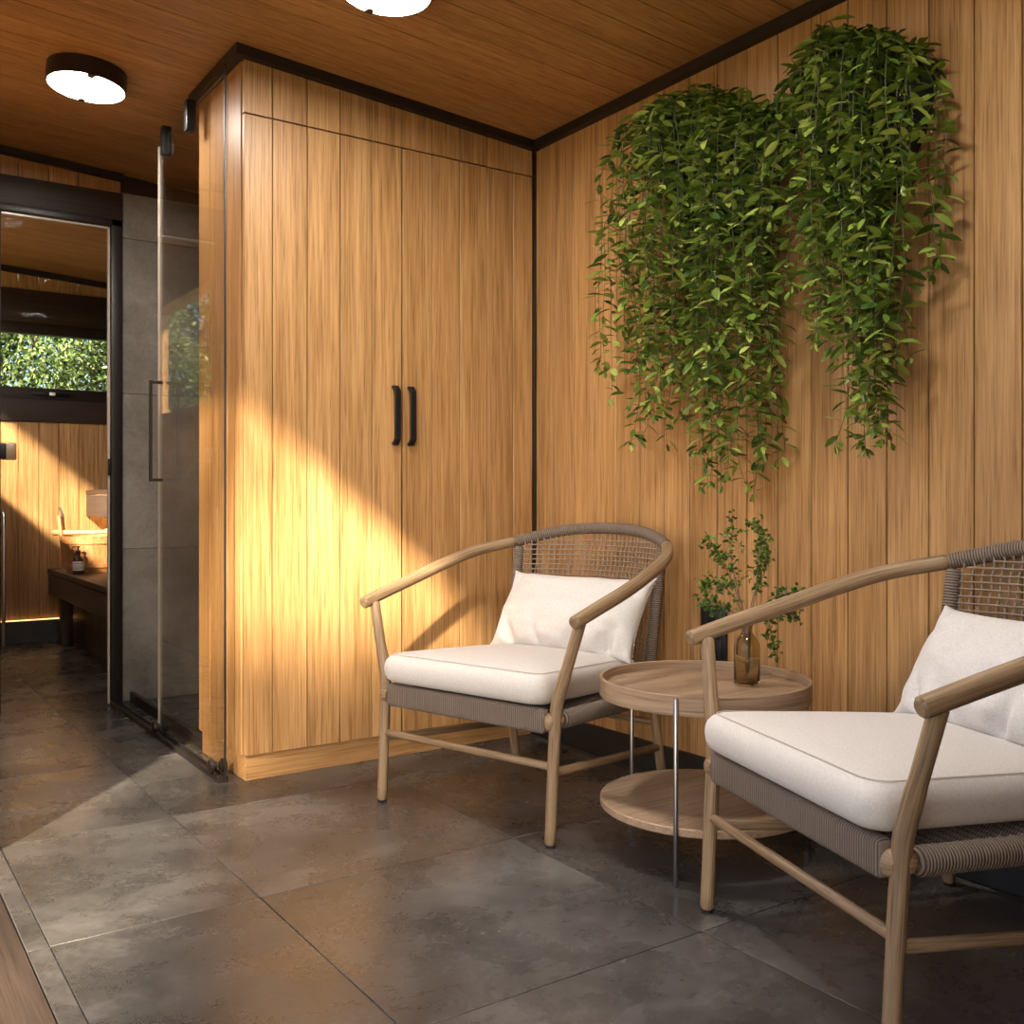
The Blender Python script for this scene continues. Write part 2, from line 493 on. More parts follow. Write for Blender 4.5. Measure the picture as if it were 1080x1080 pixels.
# sauna end wall with window opening X .5-2.1, z 1.645-2.165
mb = MB()
sm = [.34 + .1275 * k - .03 for k in range(17)] + [XR]
mb.planks((0, YB, 0), (1, 0, 0), (0, 0, 1), (0, -1, 0), sm, .147, 1.50, th=.015)
mb.planks((0, YB, 0), (1, 0, 0), (0, 0, 1), (0, -1, 0), sm, 2.385, lambda u: ceilz(u) - .003, th=.015)
mb.box((.34, YB + .01, 0), (XR, YB + .1, 1.645)); mb.box((.34, YB + .01, 2.165), (XR, YB + .1, ceilz(XR)))
mb.box((.34, YB + .01, 1.645), (.5, YB + .1, 2.165)); mb.box((2.1, YB + .01, 1.645), (XR, YB + .1, 2.165))
struct('wall_sauna', mb, M['oak_z'])
mb = MB()
mb.box((.34, YB - .02, 2.165), (XR, YB + .01, 2.388), .003)
mb.box((.34, YB - .02, 1.498), (XR, YB + .01, 1.647), .003)
struct('trim_2', mb, M['dark_x'])
# window: frame, pane, latch
w = MB()
for lo, hi in (((.5, 1.645), (2.1, 1.728)), ((.5, 2.092), (2.1, 2.165)), ((.5, 1.728), (.56, 2.092)), ((2.04, 1.728), (2.1, 2.092))):
    w.box((lo[0], YB - .012, lo[1]), (hi[0], YB + .06, hi[1]), .004)
wf = struct('window_1', w, M['frame'])
g = MB(); g.box((.56, YB + .03, 1.728), (2.04, YB + .038, 2.092)); g.build('glass_pane', M['glass'], wf)
g = MB(); g.box((1.16, YB - .035, 1.675), (1.40, YB - .012, 1.70), .004); g.build('latch', M['black'], wf)
g = MB(); g.box((1.262, YB - .05, 1.677), (1.30, YB - .035, 1.700), .006); g.build('latch_button', M['white_cap'], wf)

# trims under the ceiling
def slope_bar(mb, x0, x1, y0, y1, h):
    mb.prism([(x0, ceilz(x0) - h), (x1, ceilz(x1) - h), (x1, ceilz(x1) - .001), (x0, ceilz(x0) - .001)], (0, y0, 0), (1, 0, 0), (0, 0, 1), (0, 1, 0), y1 - y0)
mb = MB(); slope_bar(mb, 1.150, XR, 3.318, 3.352, .036); slope_bar(mb, 1.150, 1.184, 3.352, 3.865, .036)
struct('trim_3', mb, M['trim'])
mb = MB(); slope_bar(mb, XR - .03, XR, YN, 3.318, .034); struct('trim_4', mb, M['trim'])
mb = MB(); slope_bar(mb, .34, 1.175, YF - .03, YF, .036); struct('trim_5', mb, M['trim'])
mb = MB(); slope_bar(mb, .34, XR, YB - .03, YB, .04); struct('trim_6', mb, M['trim'])
mb = MB(); mb.box((2.409, 3.340, .09), (XR - .0005, 3.362, ceilz(XR) - .036), .001, 1); struct('trim_7', mb, M['trim'])
mb = MB(); mb.box((XR - .008, YN, 0), (XR + .012, 3.366, .112), .002, 1); struct('baseboard_right', mb, M['skirt'])
mb = MB(); mb.box((.34, YB - .026, 0), (XR, YB + .01, .147), .002, 1); struct('baseboard_sauna', mb, M['skirt_s'])

lb_ = bpy.data.objects['baseboard_sauna']
g = MB(); g.box((.40, YB - .024, .150), (XR - .02, YB - .016, .156)); tag(g.build('led_strip', M['led_dim'], lb_), 'warm light strip along the top of the skirting')
# sauna doorway: frame + clear door leaf
f = MB()
f.box((1.118, YF - .03, 0), (1.168, YF + .05, 2.30), .003); f.box((.60, YF - .03, 0), (.648, YF + .05, 2.30), .003)
f.box((.60, YF - .03, 2.268), (1.168, YF + .05, 2.302), .003)
dr = struct('door_1', f, M['frame'])
g = MB(); g.box((.652, YF - .018, .012), (1.108, YF - .010, 2.255), .001, 1); g.build('glass_pane', M['glass'], dr)
g = MB(); g.box((1.103, YF - .024, .006), (1.113, YF - .006, 2.262), .001, 1); g.box((.652, YF - .024, 2.253), (1.113, YF - .006, 2.262), .001, 1)
tag(g.build('edge_seal', M['seal'], dr), 'pale glass edge strip')
g = MB(); g.box((.648, YF - .03, 1.150), (.712, YF - .0185, 1.228), .006); tag(g.build('hinge_plate', M['clip'], dr), 'bronze hinge plate')
g = MB(); g.box((.635, YF - .045, 1.155), (.668, YF - .0305, 1.222), .003); g.build('hinge_knuckle', M['black'], dr)
g = MB(); g.box((1.101, YF - .034, 1.085), (1.116, YF - .0245, 1.165), .002); g.build('strike_clip', M['bronze'], dr)
g = MB(); g.tube([(.655, YF - .06, .32), (.655, YF - .06, .90), (.650, YF - .045, .925)], .008, 10); g.build('pull_bar', M['steel'], dr)

# ------------------------------------------------------------------ wardrobe
W0 = (1.185, 3.347, 0)
wd = thing('wardrobe', 'tall built-in oak board wardrobe with two doors and black handles', 'wardrobe', W0)
b = MB(W0); b.box((1.197, 3.367, 0), (XR - .012, 3.842, .088), .002, 1); b.build('plinth', M['oak_pl'], wd)
b = MB(W0)
b.box((1.200, 3.3695, .088), (XR - .014, 3.842, 2.43), mi=0)
b.build('carcass', M['oak_z'], wd)
b = MB(W0)
b.planks((1.184, 0, 0), (0, -1, 0), (0, 0, 1), (-1, 0, 0), [-3.842, -3.705, -3.51, -3.3715], .090, ceilz(1.184) - .037, th=.016)
b.build('side_panel', M['oak_z'], wd)
DS = [1.186, 1.2885, 1.418, 1.5445, 1.673, 1.7975]
DR = [1.8015, 1.9295, 2.0555, 2.182, 2.309, 2.4075]
def mkdoor(seams, hx):
    b = MB(W0)
    b.planks((0, 3.347, 0), (1, 0, 0), (0, 0, 1), (0, -1, 0), seams, .092, 2.301, th=.020, gap=.0017, ch=.0014)
    # round over the outer arris of the first board a touch
    d = b.build('door', M['oak_z'], wd)
    h = MB(W0)
    z0, z1, t = 1.178, 1.402, .012
    outer = [(0, z0), (-.012, z0), (-.030, z0 + .020), (-.030, z1 - .020), (-.012, z1), (0, z1)]
    inner = [(0, z1 - t), (-.008, z1 - t), (-.020, z1 - .026), (-.020, z0 + .026), (-.008, z0 + t), (0, z0 + t)]
    h.prism(outer + inner, (hx - .012, 3.347, 0), (0, 1, 0), (0, 0, 1), (1, 0, 0), .024)
    es = [e for e in h.bm.edges]
    o = h.build('handle', M['black'], d, angle=25)
    md = o.modifiers.new('bevel', 'BEVEL'); md.width = .0015; md.segments = 2
    tag(o, 'black arched handle')
mkdoor(DS, 1.767); mkdoor(DR, 1.833)
b = MB(W0)
b.planks((0, 3.347, 0), (1, 0, 0), (0, 0, 1), (0, -1, 0), DS[:-1] + [1.7995] + DR[1:], 2.307, lambda u: ceilz(u) - .037, th=.020, gap=.0017, ch=.0014)
b.build('fascia', M['oak_z'], wd)

# ------------------------------------------------------------------ shower: sliding glass door, floor track
sd = thing('sliding_glass_door', 'smoked sliding glass shower door overlapping the wardrobe side, black square handle', 'door', (1.13, 3.78, 0))
o = (1.13, 3.78, 0)
b = MB(o); b.box((1.126, 3.378, .045), (1.134, 4.192, 2.435), .0015, 1); b.build('glass_pane', M['smoke'], sd)
b = MB(o); b.box((1.1255, 4.1925, .045), (1.1345, 4.1955, 2.42)); tag(b.build('pane_edge', M['seal'], sd), 'bright polished glass edge')
b = MB(o); b.box((1.1265, 3.373, .02), (1.1335, 3.3775, 2.470), .001, 1); tag(b.build('edge_seal', M['frame'], sd), 'black upright edge strip')
b = MB(o)
b.box((1.073, 4.124, 1.046), (1.085, 4.136, 1.452), .001, 1); b.box((1.0855, 4.124, 1.046), (1.1258, 4.136, 1.058), .001, 1); b.box((1.0855, 4.124, 1.440), (1.1258, 4.136, 1.452), .001, 1)
tag(b.build('handle', M['bronze'], sd), 'dark square pull handle')
def disc_x(b, x0, x1, y, z, r):
    b.tube([(x0, y, z), (x0 + .25 * (x1 - x0), y, z), (x0 + .75 * (x1 - x0), y, z), (x1, y, z)], [r, r, r, r], 24)
for y in (4.175, 3.452):
    b = MB(o); disc_x(b, 1.097, 1.113, y, .045, .024); disc_x(b, 1.114, 1.1255, y, .045, .015); disc_x(b, 1.1345, 1.143, y, .045, .015); disc_x(b, 1.1435, 1.158, y, .045, .024)
    b.build('roller', M['bronze'], sd)
for y in (4.095, 3.775):
    b = MB(o); b.box((1.112, y - .020, 2.355), (1.148, y + .020, 2.470), .003); b.build('top_clamp', M['black'], sd)
b = MB((1.13, 4.17, 0)); b.box((1.112, 3.395, 0), (1.148, 4.965, .012), .001, 1)
b.box((1.112, 3.395, .0122), (1.119, 4.965, .021), .001, 1); b.box((1.141, 3.395, .0122), (1.148, 4.965, .021), .001, 1)
tk = b.build('door_track', M['frame']); tk.location = (1.13, 4.17, 0); tag(tk, 'long black metal track on the floor under the sliding glass door', 'track')
b = MB((1.22, 4.4, 0)); b.box((1.205, 3.87, 0), (1.225, 4.985, .05), .002, 1)
tk = b.build('shower_threshold', M['frame']); tk.location = (1.22, 4.4, 0); tag(tk, 'low dark threshold bar on the shower floor behind the track', 'threshold')

# ------------------------------------------------------------------ ceiling lamps
def lamp(x, y, label):
    t = thing('ceiling_light', label, 'ceiling lamp', (x, y, ceilz(x)), rot=(0, TH, 0), group='round ceiling lamps')
    b = MB(); R_ = .138
    b.lathe([(0, -.001), (R_, -.001), (R_, -.064), (R_ - .002, -.066), (R_ - .006, -.066), (R_ - .006, -.058), (0, -.058)], seg=64); b.build('housing', M['bronze'], t, angle=30)
    b = MB(); b.lathe([(0, -.0655), (R_ - .0075, -.0655), (R_ - .0075, -.0595), (0, -.0595)], seg=64); tag(b.build('diffuser', M['diffuser'], t, angle=30), 'glowing white diffuser')
    for a in (1.5, 1.5 + PI):
        b = MB(); m = Matrix.Rotation(a, 4, 'Z')
        b.prism([(R_ - .001, -.016), (R_ - .030, -.008), (R_ - .034, 0), (R_ - .030, .008), (R_ - .001, .016)], (0, 0, -.0685), m @ Vector((1, 0, 0)), m @ Vector((0, 1, 0)), (0, 0, 1), .0028); b.build('clip', M['bronze'], t, angle=30)
lamp(.795, 3.905, 'round dark-rimmed ceiling lamp at left, above the sauna doorway')
lamp(1.347, 2.600, 'round ceiling lamp cut by the top edge, in front of the wardrobe')

lamp(1.36, 1.20, 'added unseen third round ceiling lamp, above the nearer armchair beyond the top edge of the picture')  # extra lamp out of view, added to brighten the nearer armchair and wall

# ------------------------------------------------------------------ armchairs
def seat_z(y): return -.055 * y
def make_chair(label):
    t = thing('armchair', label, 'armchair', group='rope-back lounge armchairs')
    wd_, wr = M['ash'], M['cord']
    ctrl = [(.421, -.006, .634), (.4255, .10, .664), (.428, .25, .704), (.421, .40, .748), (.394, .54, .788), (.309, .688, .822), (.17, .772, .858), (0, .802, .869)]
    full = ctrl + [(-x, y, z) for x, y, z in ctrl[-2::-1]]
    pts = spline(full, 8)
    n = len(pts)
    i0 = 5 * 8 - 1; i1 = n - 1 - i0
    # plain wooden arms, wrapped top rail
    for seg_ in (pts[:i0 + 1], pts[i1:][::-1]):
        b = MB(); b.tube(seg_, [.0195 + .0015 * math.sin(PI * k / len(seg_)) for k in range(len(seg_))], 18); b.build('armrest', wd_, t)
    b = MB(); b.tube(pts[i0:i1 + 1], .0205, 18); tag(b.build('top_rail', wr, t), 'top rail wrapped in brown cord')
    for s in (-1, 1):
        b = MB()
        b.tube(spline([(s * .337, 0, .006), (s * .339, .010, .20), (s * .3425, .020, .365), (s * .350, .024, .42), (s * .380, .031, .52), (s * .414, .040, .636)], 5), [.0165] * 6 + [.0175] * 5 + [.0185] * 8 + [.017] * 7, 16)
        lg = b.build('leg', wd_, t)
        b = MB(); b.tube([(s * .337, 0, 0), (s * .337, 0, .006)], .0145, 14); b.build('foot_cap', M['rubber'], lg)
        b = MB()
        b.tube(spline([(s * .316, .668, .006), (s * .309, .640, .16), (s * .298, .618, .36), (s * .292, .614, .43)], 6), .016, 16)
        lg = b.build('leg', wd_, t)
        b = MB(); b.tube([(s * .316, .668, 0), (s * .316, .668, .006)], .0135, 14); b.build('foot_cap', M['rubber'], lg)
        b = MB(); b.tube(spline([(s * .288, .616, .40), (s * .298, .640, .58), (s * .305, .672, .80)], 6), .0185, 16)
        tag(b.build('back_post', wr, t), 'back post wrapped in brown cord')
        # side stretcher and wrapped side rail
        b = MB(); b.tube([(s * .336, .010, .205), (s * .324, .33, .178), (s * .311, .632, .153)], .0125, 14); b.build('stretcher', wd_, t)
        b = MB(); b.tube([(s * .340, .045, .350), (s * .318, .33, .337), (s * .300, .59, .325)], .0265, 16, flat=1.0); tag(b.build('side_rail', wr, t), 'seat rail wrapped in brown cord')
        b = MB(); b.tube([(s * .341, .018, .352), (s * .339, .0455, .3505)], .0215, 14); b.build('rail_end', wd_, t)
        b = MB(); b.tube([(s * .342, .018, .346), (s * .314, .013, .346)], .026, 14); b.build('rail_end', wd_, t)
    b = MB(); b.tube([(-.336, .012, .222), (0, .012, .222), (.336, .012, .222)], .0115, 14); b.build('stretcher', wd_, t)
    b = MB(); b.tube([(-.306, .632, .235), (0, .632, .235), (.306, .632, .235)], .0115, 14); b.build('stretcher', wd_, t)
    b = MB()
    b.box((-.315, -.006, .312), (.315, .030, .384), .012, 3)
    tag(b.build('front_rail', M['cord'], t), 'front seat rail wrapped in brown cord')
    b = MB(); b.tube([(-.30, .60, .325), (0, .60, .325), (.30, .60, .325)], .024, 14); b.build('rear_rail', wr, t)
    b = MB()   # taut webbing under the cushion
    for k in range(22):
        y = .06 + k * .025
        w_ = .33 - .045 * y
        b.tube([(-w_, y, .366 + seat_z(y) * .5), (0, y, .358 + seat_z(y) * .5), (w_, y, .366 + seat_z(y) * .5)], .006, 8)
    b.build('seat_webbing', wr, t)
    # woven back: curved lower rail, strings
    def bp(sx, z):
        h = (z - .40) / .42
        wx = .290 + .012 * h
        y = .614 + .06 * h + (.07 + .045 * h) * (1 - abs(sx) ** 2.2)
        zz = z
        return Vector((wx * sx, y, zz))
    def topz(sx): return .806 + .050 * (1 - abs(sx) ** 2.0)
    b = MB(); b.tube([bp(s_ / 10, .415) for s_ in range(-10, 11)], .014, 12); b.build('lower_back_rail', wd_, t)
    b = MB()
    for k in range(23):
        z = .432 + k * .0178
        if z > .84: break
        ss = [q / 12 for q in range(-12, 13) if topz(q / 12) > z + .004]
        if len(ss) < 4: continue
        b.tube([bp(q, z) + Vector((0, -.0025, 0)) for q in ss], .0021, 6, cap=False)
    for k in range(31):
        sx = -.95 + 1.9 * k / 30
        pp = []
        z = .418; j = 0
        while z < topz(sx):
            dx = .0045 * (1 if (j // 2) % 2 else -1)
            pp.append(bp(max(-1, min(1, sx + dx)), z) + Vector((0, .0022, 0))); z += .0178; j += 1
        pp.append(bp(sx, topz(sx)) + Vector((0, .0, .006)))
        b.tube(pp, .0023, 6, cap=False)
    tag(b.build('woven_back', M['string'], t), 'open woven string back')
    # seat cushion
    b = MB()
    def outline(ins, z0, dome):
        r = .045
        W_f, W_b, y0, y1 = .322, .272, -.030, .605
        pl = []
        for cx, cy, a0 in ((1, 0, -90), (1, 1, 0), (-1, 1, 90), (-1, 0, 180)):
            for q in range(7):
                a = math.radians(a0 + 15 * q)
                W = (W_f if cy == 0 else W_b)
                px = cx * (W - r) + r * math.cos(a)
                py = (y0 + r if cy == 0 else y1 - r) + r * math.sin(a)
                pl.append((px, py))
        # densify
        out = []
        for i in range(len(pl)):
            (ax, ay), (bx, by) = pl[i], pl[(i + 1) % len(pl)]
            d = math.hypot(bx - ax, by - ay); m = max(1, int(d / .05))
            for q in range(m): out.append((ax + (bx - ax) * q / m, ay + (by - ay) * q / m))
        ym = (y0 + y1) / 2
        fx = 1 - ins / W_f; fy = 1 - ins / ((y1 - y0) / 2)
        R_ = []
        for x, y in out:
            x, y = x * fx, ym + (y - ym) * fy
            bul = .010 * (1 - (x / W_f) ** 2) if ins < .2 else .010
            R_.append((x, y, z0 + seat_z(y) + (dome * (1 - min(1, abs(x) / W_f) ** 2.5) * (1 - (abs(y - ym) / .33) ** 2.5) if dome else 0)))
        return R_
    prof = [(.30, .392, 0), (.05, .390, 0), (.020, .393, 0), (.007, .402, 0), (.001, .415, 0), (-.001, .432, 0), (.0, .448, 0), (.004, .462, 0), (.012, .473, 0), (.022, .480, .003), (.05, .484, .012), (.10, .486, .016), (.18, .487, .018), (.26, .487, .018), (.30, .487, .018)]
    rings = [[b.v(q) for q in outline(*p_)] for p_ in prof]
    m = len(rings[0])
    for a_, b_ in zip(rings[:-1], rings[1:]):
        for k in range(m): b.face([a_[k], a_[(k + 1) % m], b_[(k + 1) % m], b_[k]])
    b.face(rings[0][::-1]); b.face(rings[-1])
    cu = b.build('seat_cushion', M['linen'], t, angle=80); tag(cu, 'off-white linen seat cushion')
    b = MB(); q = outline(.0205, .4815, .003)
    b.tube(q + [q[0]], .0011, 6, cap=False); b.build('seam', M['seam'], cu)
    return t
ch1 = make_chair('ash armchair in front of the wardrobe doors, left of the round table')
ch1.location = (1.579, 2.569, 0); ch1.rotation_euler.z = -1.278
ch2 = dup(ch1)
ch2['label'] = 'nearer ash armchair cut by the right edge, right of the round table'
ch2.location = (1.616, 1.367, 0); ch2.rotation_euler.z = -1.891

def make_pillow(chair, label, seed, lc=(.008, .556, .578), tilt=31, yaw=0, roll=0):
    Wp, Hp, T = .60, .31, .082
    n = 36; m_ = 24
    b = MB(); sd_ = Vector((seed * 3.1, seed * 1.7, 0))
    grids = []
    for sgn in (1, -1):
        G = []
        for j in range(m_ + 1):
            row = []
            for i in range(n + 1):
                u, v = -1 + 2 * i / n, -1 + 2 * j / m_
                x = Wp / 2 * u * (1 - .06 * (1 - v * v) * abs(u)); z = Hp / 2 * v * (1 - .09 * (1 - u ** 4) * abs(v))
                ear = (abs(u) * abs(v)) ** 14
                x += .016 * ear * (1 if u > 0 else -1); z += .014 * ear * (1 if v > 0 else -1)
                th = T * max(0, (1 - abs(u) ** 3.2) * (1 - abs(v) ** 2.6)) ** .55
                e = max(0, 1 - max(abs(u), abs(v)))
                wr_ = noise.noise(Vector((u * 2.2, v * 2.2, sgn)) + sd_) * .014 + noise.noise(Vector((u * 5 + v * 2, v * 5 - u * 2, sgn * 3)) + sd_) * .006
                # creases running in from the lower edge
                for cx, w_, am in ((-.62, .055, .046), (.20, .05, .05), (.62, .07, .066), (-.2, .04, .022), (.86, .04, .03), (-.9, .04, .03)):
                    wr_ -= am * math.exp(-((u - cx - .35 * (v + 1) * (1 if cx > 0 else -1) * .6) / w_) ** 2) * math.exp(-((v + .78) / .34) ** 2)
                wr_ -= .030 * math.exp(-((u + v * .25 - 1.02) / .07) ** 2) * math.exp(-((v - .72) / .25) ** 2)
                wr_ -= .026 * math.exp(-((u - v * .25 + 1.02) / .07) ** 2) * math.exp(-((v - .72) / .25) ** 2)
                th += wr_ * min(1, e * 7)
                y = -sgn * th
                if sgn < 0: y = min(y, .055)
                row.append((x, y, z))
            G.append(row)
        grids.append(G)
    vf = [[b.v(p_) for p_ in r] for r in grids[0]]
    vb = [[vf[j][i] if i in (0, n) or j in (0, m_) else b.v(grids[1][j][i]) for i in range(n + 1)] for j in range(m_ + 1)]
    for G, fl in ((vf, 0), (vb, 1)):
        for j in range(m_):
            for i in range(n):
                q = [G[j][i], G[j][i + 1], G[j + 1][i + 1], G[j + 1][i]]
                b.face(q[::-1] if fl else q)
    edge = [grids[0][j][n] for j in range(m_ + 1)]
    o = b.build('throw_pillow', M['pillow'], angle=180)
    sm = o.modifiers.new('smooth', 'SUBSURF'); sm.levels = 1; sm.render_levels = 1
    b = MB()
    for j in range(1, m_ - 1, 1):
        p0, p1 = Vector(edge[j]), Vector(edge[j]).lerp(Vector(edge[j + 1]), .6)
        b.tube([p0 + Vector((.001, -.002, 0)), p1 + Vector((.001, -.002, 0))], .0013, 6)
    tag(b.build('edge_stitching', M['seam'], o), 'beige edge stitching')
    L = Matrix.Translation(Vector(lc)) @ Matrix.Rotation(math.radians(yaw), 4, 'Z') @ Matrix.Rotation(math.radians(-tilt), 4, 'X') @ Matrix.Rotation(math.radians(roll), 4, 'Y')
    Cm = Matrix.Translation(chair.location) @ Matrix.Rotation(chair.rotation_euler.z, 4, 'Z')
    o.matrix_world = Cm @ L
    return tag(o, label, 'pillow', 'off-white oblong throw pillows')
make_pillow(ch1, 'off-white oblong pillow leaning in the armchair by the wardrobe', 1)
make_pillow(ch2, 'off-white oblong pillow in the nearer armchair at the right edge', 2)

# ------------------------------------------------------------------ side table
TC = (2.02, 1.99, 0)
tb = thing('side_table', 'round two-tier oak tray table on thin steel legs between the armchairs', 'table', TC)
b = MB(); b.lathe([(0, .440), (.2795, .440), (.2795, .456), (0, .456)], seg=72); b.build('tabletop', M['table_x'], tb, angle=30)
b = MB(); b.lathe([(.280, .428), (.288, .428), (.290, .430), (.290, .479), (.2885, .481), (.2815, .481), (.280, .479)], seg=96, close=True); tag(b.build('tray_rim', M['table_uv'], tb, angle=30), 'raised bent wood rim')
b = MB(); b.lathe([(0, .124), (.286, .124), (.289, .127), (.289, .143), (.286, .146), (0, .146)], seg=96); b.build('shelf', M['table_x'], tb, angle=30)
for a in (211, 331, 91):
    a = math.radians(a); r = .2965
    b = MB(); b.tube([(r * math.cos(a), r * math.sin(a), .0), (r * math.cos(a), r * math.sin(a), .2), (r * math.cos(a), r * math.sin(a), .474)], .0062, 14); b.build('leg', M['steel'], tb)

# vase and sprig
VC = (2.125, 1.928, .4565)
b = MB()
outer = [(0, 0), (.030, 0), (.0345, .002), (.036, .007), (.036, .108), (.034, .118), (.027, .131), (.018, .141), (.0150, .150), (.0150, .172), (.017, .178)]
inner = [(.0150, .178), (.0128, .172), (.0128, .150), (.016, .140), (.025, .129), (.0318, .117), (.0335, .108), (.0335, .010), (.030, .007), (0, .007)]
b.lathe(outer + inner, seg=48)
vs = b.build('vase', M['vase'], angle=50); vs.location = VC; tag(vs, 'small smoky brown glass bottle vase on the tray table', 'vase')
sp = thing('leafy_sprig', 'delicate leafy green branches standing in the brown glass vase', 'branch', VC)
right, fwd = Vector((.8237, -.567, 0)), Vector((.567, .8237, 0))
def SP(px, z, dep): return right * ((px - 788) / 1053 * 2.79) + fwd * dep + Vector((0, 0, z))
rng = random.Random(5)
stems = [
    [(788, .02, 0), (787, .17, 0), (778, .255, .01), (766, .33, .02), (757, .375, .03), (749, .405, .03)],
    [(787, .03, 0), (787, .17, 0), (776, .27, -.02), (769, .36, -.03), (771, .42, -.02), (770, .468, -.02)],
    [(789, .03, 0), (790, .17, 0), (795, .25, .0), (808, .31, .02), (812, .37, .03), (806, .45, .03)],
    [(790, .03, 0), (791, .17, 0), (796, .28, -.03), (794, .35, -.05), (798, .405, -.05), (797, .43, -.05)],
    [(789, .03, .0), (792, .17, 0), (806, .235, -.03), (824, .262, -.06), (836, .268, -.07), (846, .25, -.08)],
    [(790, .03, .0), (793, .165, 0), (808, .19, .03), (818, .16, .06), (822, .11, .07), (824, .075, .07)],
    [(788, .03, 0), (786, .17, 0), (770, .25, -.05), (754, .285, -.07), (742, .285, -.09), (733, .262, -.09)],
    [(787, .03, 0), (784, .17, 0), (770, .21, .03), (755, .225, .05), (746, .22, .05)],
    [(790, .03, .0), (794, .168, 0), (812, .205, -.01), (828, .205, -.03), (838, .185, -.03)],
]
tw = MB(); lf = MB()
def cluster(P, k, spread):
    for _ in range(k):
        d = Vector((rng.gauss(0, 1), rng.gauss(0, 1), rng.gauss(.1, .8))).normalized()
        p = P + d * rng.uniform(.002, spread)
        for q in range(3):   # small three-lobed leaf
            dd = (d + Vector((rng.gauss(0, .6), rng.gauss(0, .6), rng.gauss(0, .6)))).normalized()
            lf.leaf(p, dd, Vector((rng.gauss(0, .5), rng.gauss(0, .5), 1)), rng.uniform(.009, .016), rng.uniform(.006, .010), .1)
for st in stems:
    pts = spline([SP(*q) for q in st], 6)
    N_ = len(pts)
    tw.tube(pts, [.0018 - .0011 * i / N_ for i in range(N_)], 6)
    for i in range(int(N_ * .42), N_):
        if rng.random() < .80:
            P = pts[i]
            d = Vector((rng.gauss(0, 1), rng.gauss(0, 1), rng.gauss(.3, .7))).normalized() * rng.uniform(.008, .038)
            tw.tube([P, P + d * .5 + Vector((0, 0, .002)), P + d], .0006, 5)
            cluster(P + d, rng.randint(2, 4), .012)
        cluster(pts[i], rng.randint(1, 2), .01)
tw.build('twig', M['twig'], sp); lf.build('leaf_spray', M['sprig'], sp, recalc=False)

# wall socket
b = MB((XR, 2.337, .525)); b.box((XR - .012, 2.279, .434), (XR, 2.394, .625), .004)
so = b.build('wall_socket', M['plastic']); so.location = (XR, 2.337, .525); tag(so, 'black double wall socket on the board wall behind the table', 'socket')
for z in (.477, .574):
    b = MB((XR, 2.337, .525)); b.box((XR - .0145, 2.296, z - .036), (XR - .0121, 2.377, z + .036), .003); ins = b.build('socket_insert', M['plastic'], so)
    b = MB((XR, 2.337, .525)); b.tube([(XR - .0165, 2.337, z), (XR - .0146, 2.337, z)], .022, 24); b.build('socket_face', M['black'], ins)

# ------------------------------------------------------------------ hanging plants
LST = [(2.708, 2.066, 1.398, 1), (2.657, 2.218, 1.426, 1), (2.598, 2.265, 1.289, 3), (2.535, 2.294, 1.397, 5), (2.474, 2.306, 1.122, 6), (2.419, 2.304, 1.245, 6), (2.366, 2.301, 1.303, 6), (2.314, 2.29, 1.359, 6), (2.255, 2.273, 1.308, 6), (2.206, 2.248, 1.083, 6), (2.158, 2.223, 0.995, 6), (2.112, 2.201, 0.98, 6), (2.066, 2.181, 1.065, 6), (2.022, 2.158, 1.078, 6), (1.986, 2.118, 1.244, 4), (1.955, 2.079, 1.80, 1)]
RST = [(1.930, 2.116, 1.86, 1), (1.898, 2.213, 1.76, 2), (1.868, 2.249, 1.56, 4), (1.829, 2.261, 1.458, 6), (1.79, 2.273, 1.386, 6), (1.752, 2.276, 1.369, 6), (1.715, 2.27, 1.339, 6), (1.679, 2.255, 1.196, 6), (1.643, 2.236, 1.118, 6), (1.609, 2.218, 1.079, 6), (1.575, 2.2, 1.115, 5), (1.542, 2.167, 1.284, 3), (1.501, 2.142, 1.759, 2), (1.475, 2.137, 1.55, 3)]
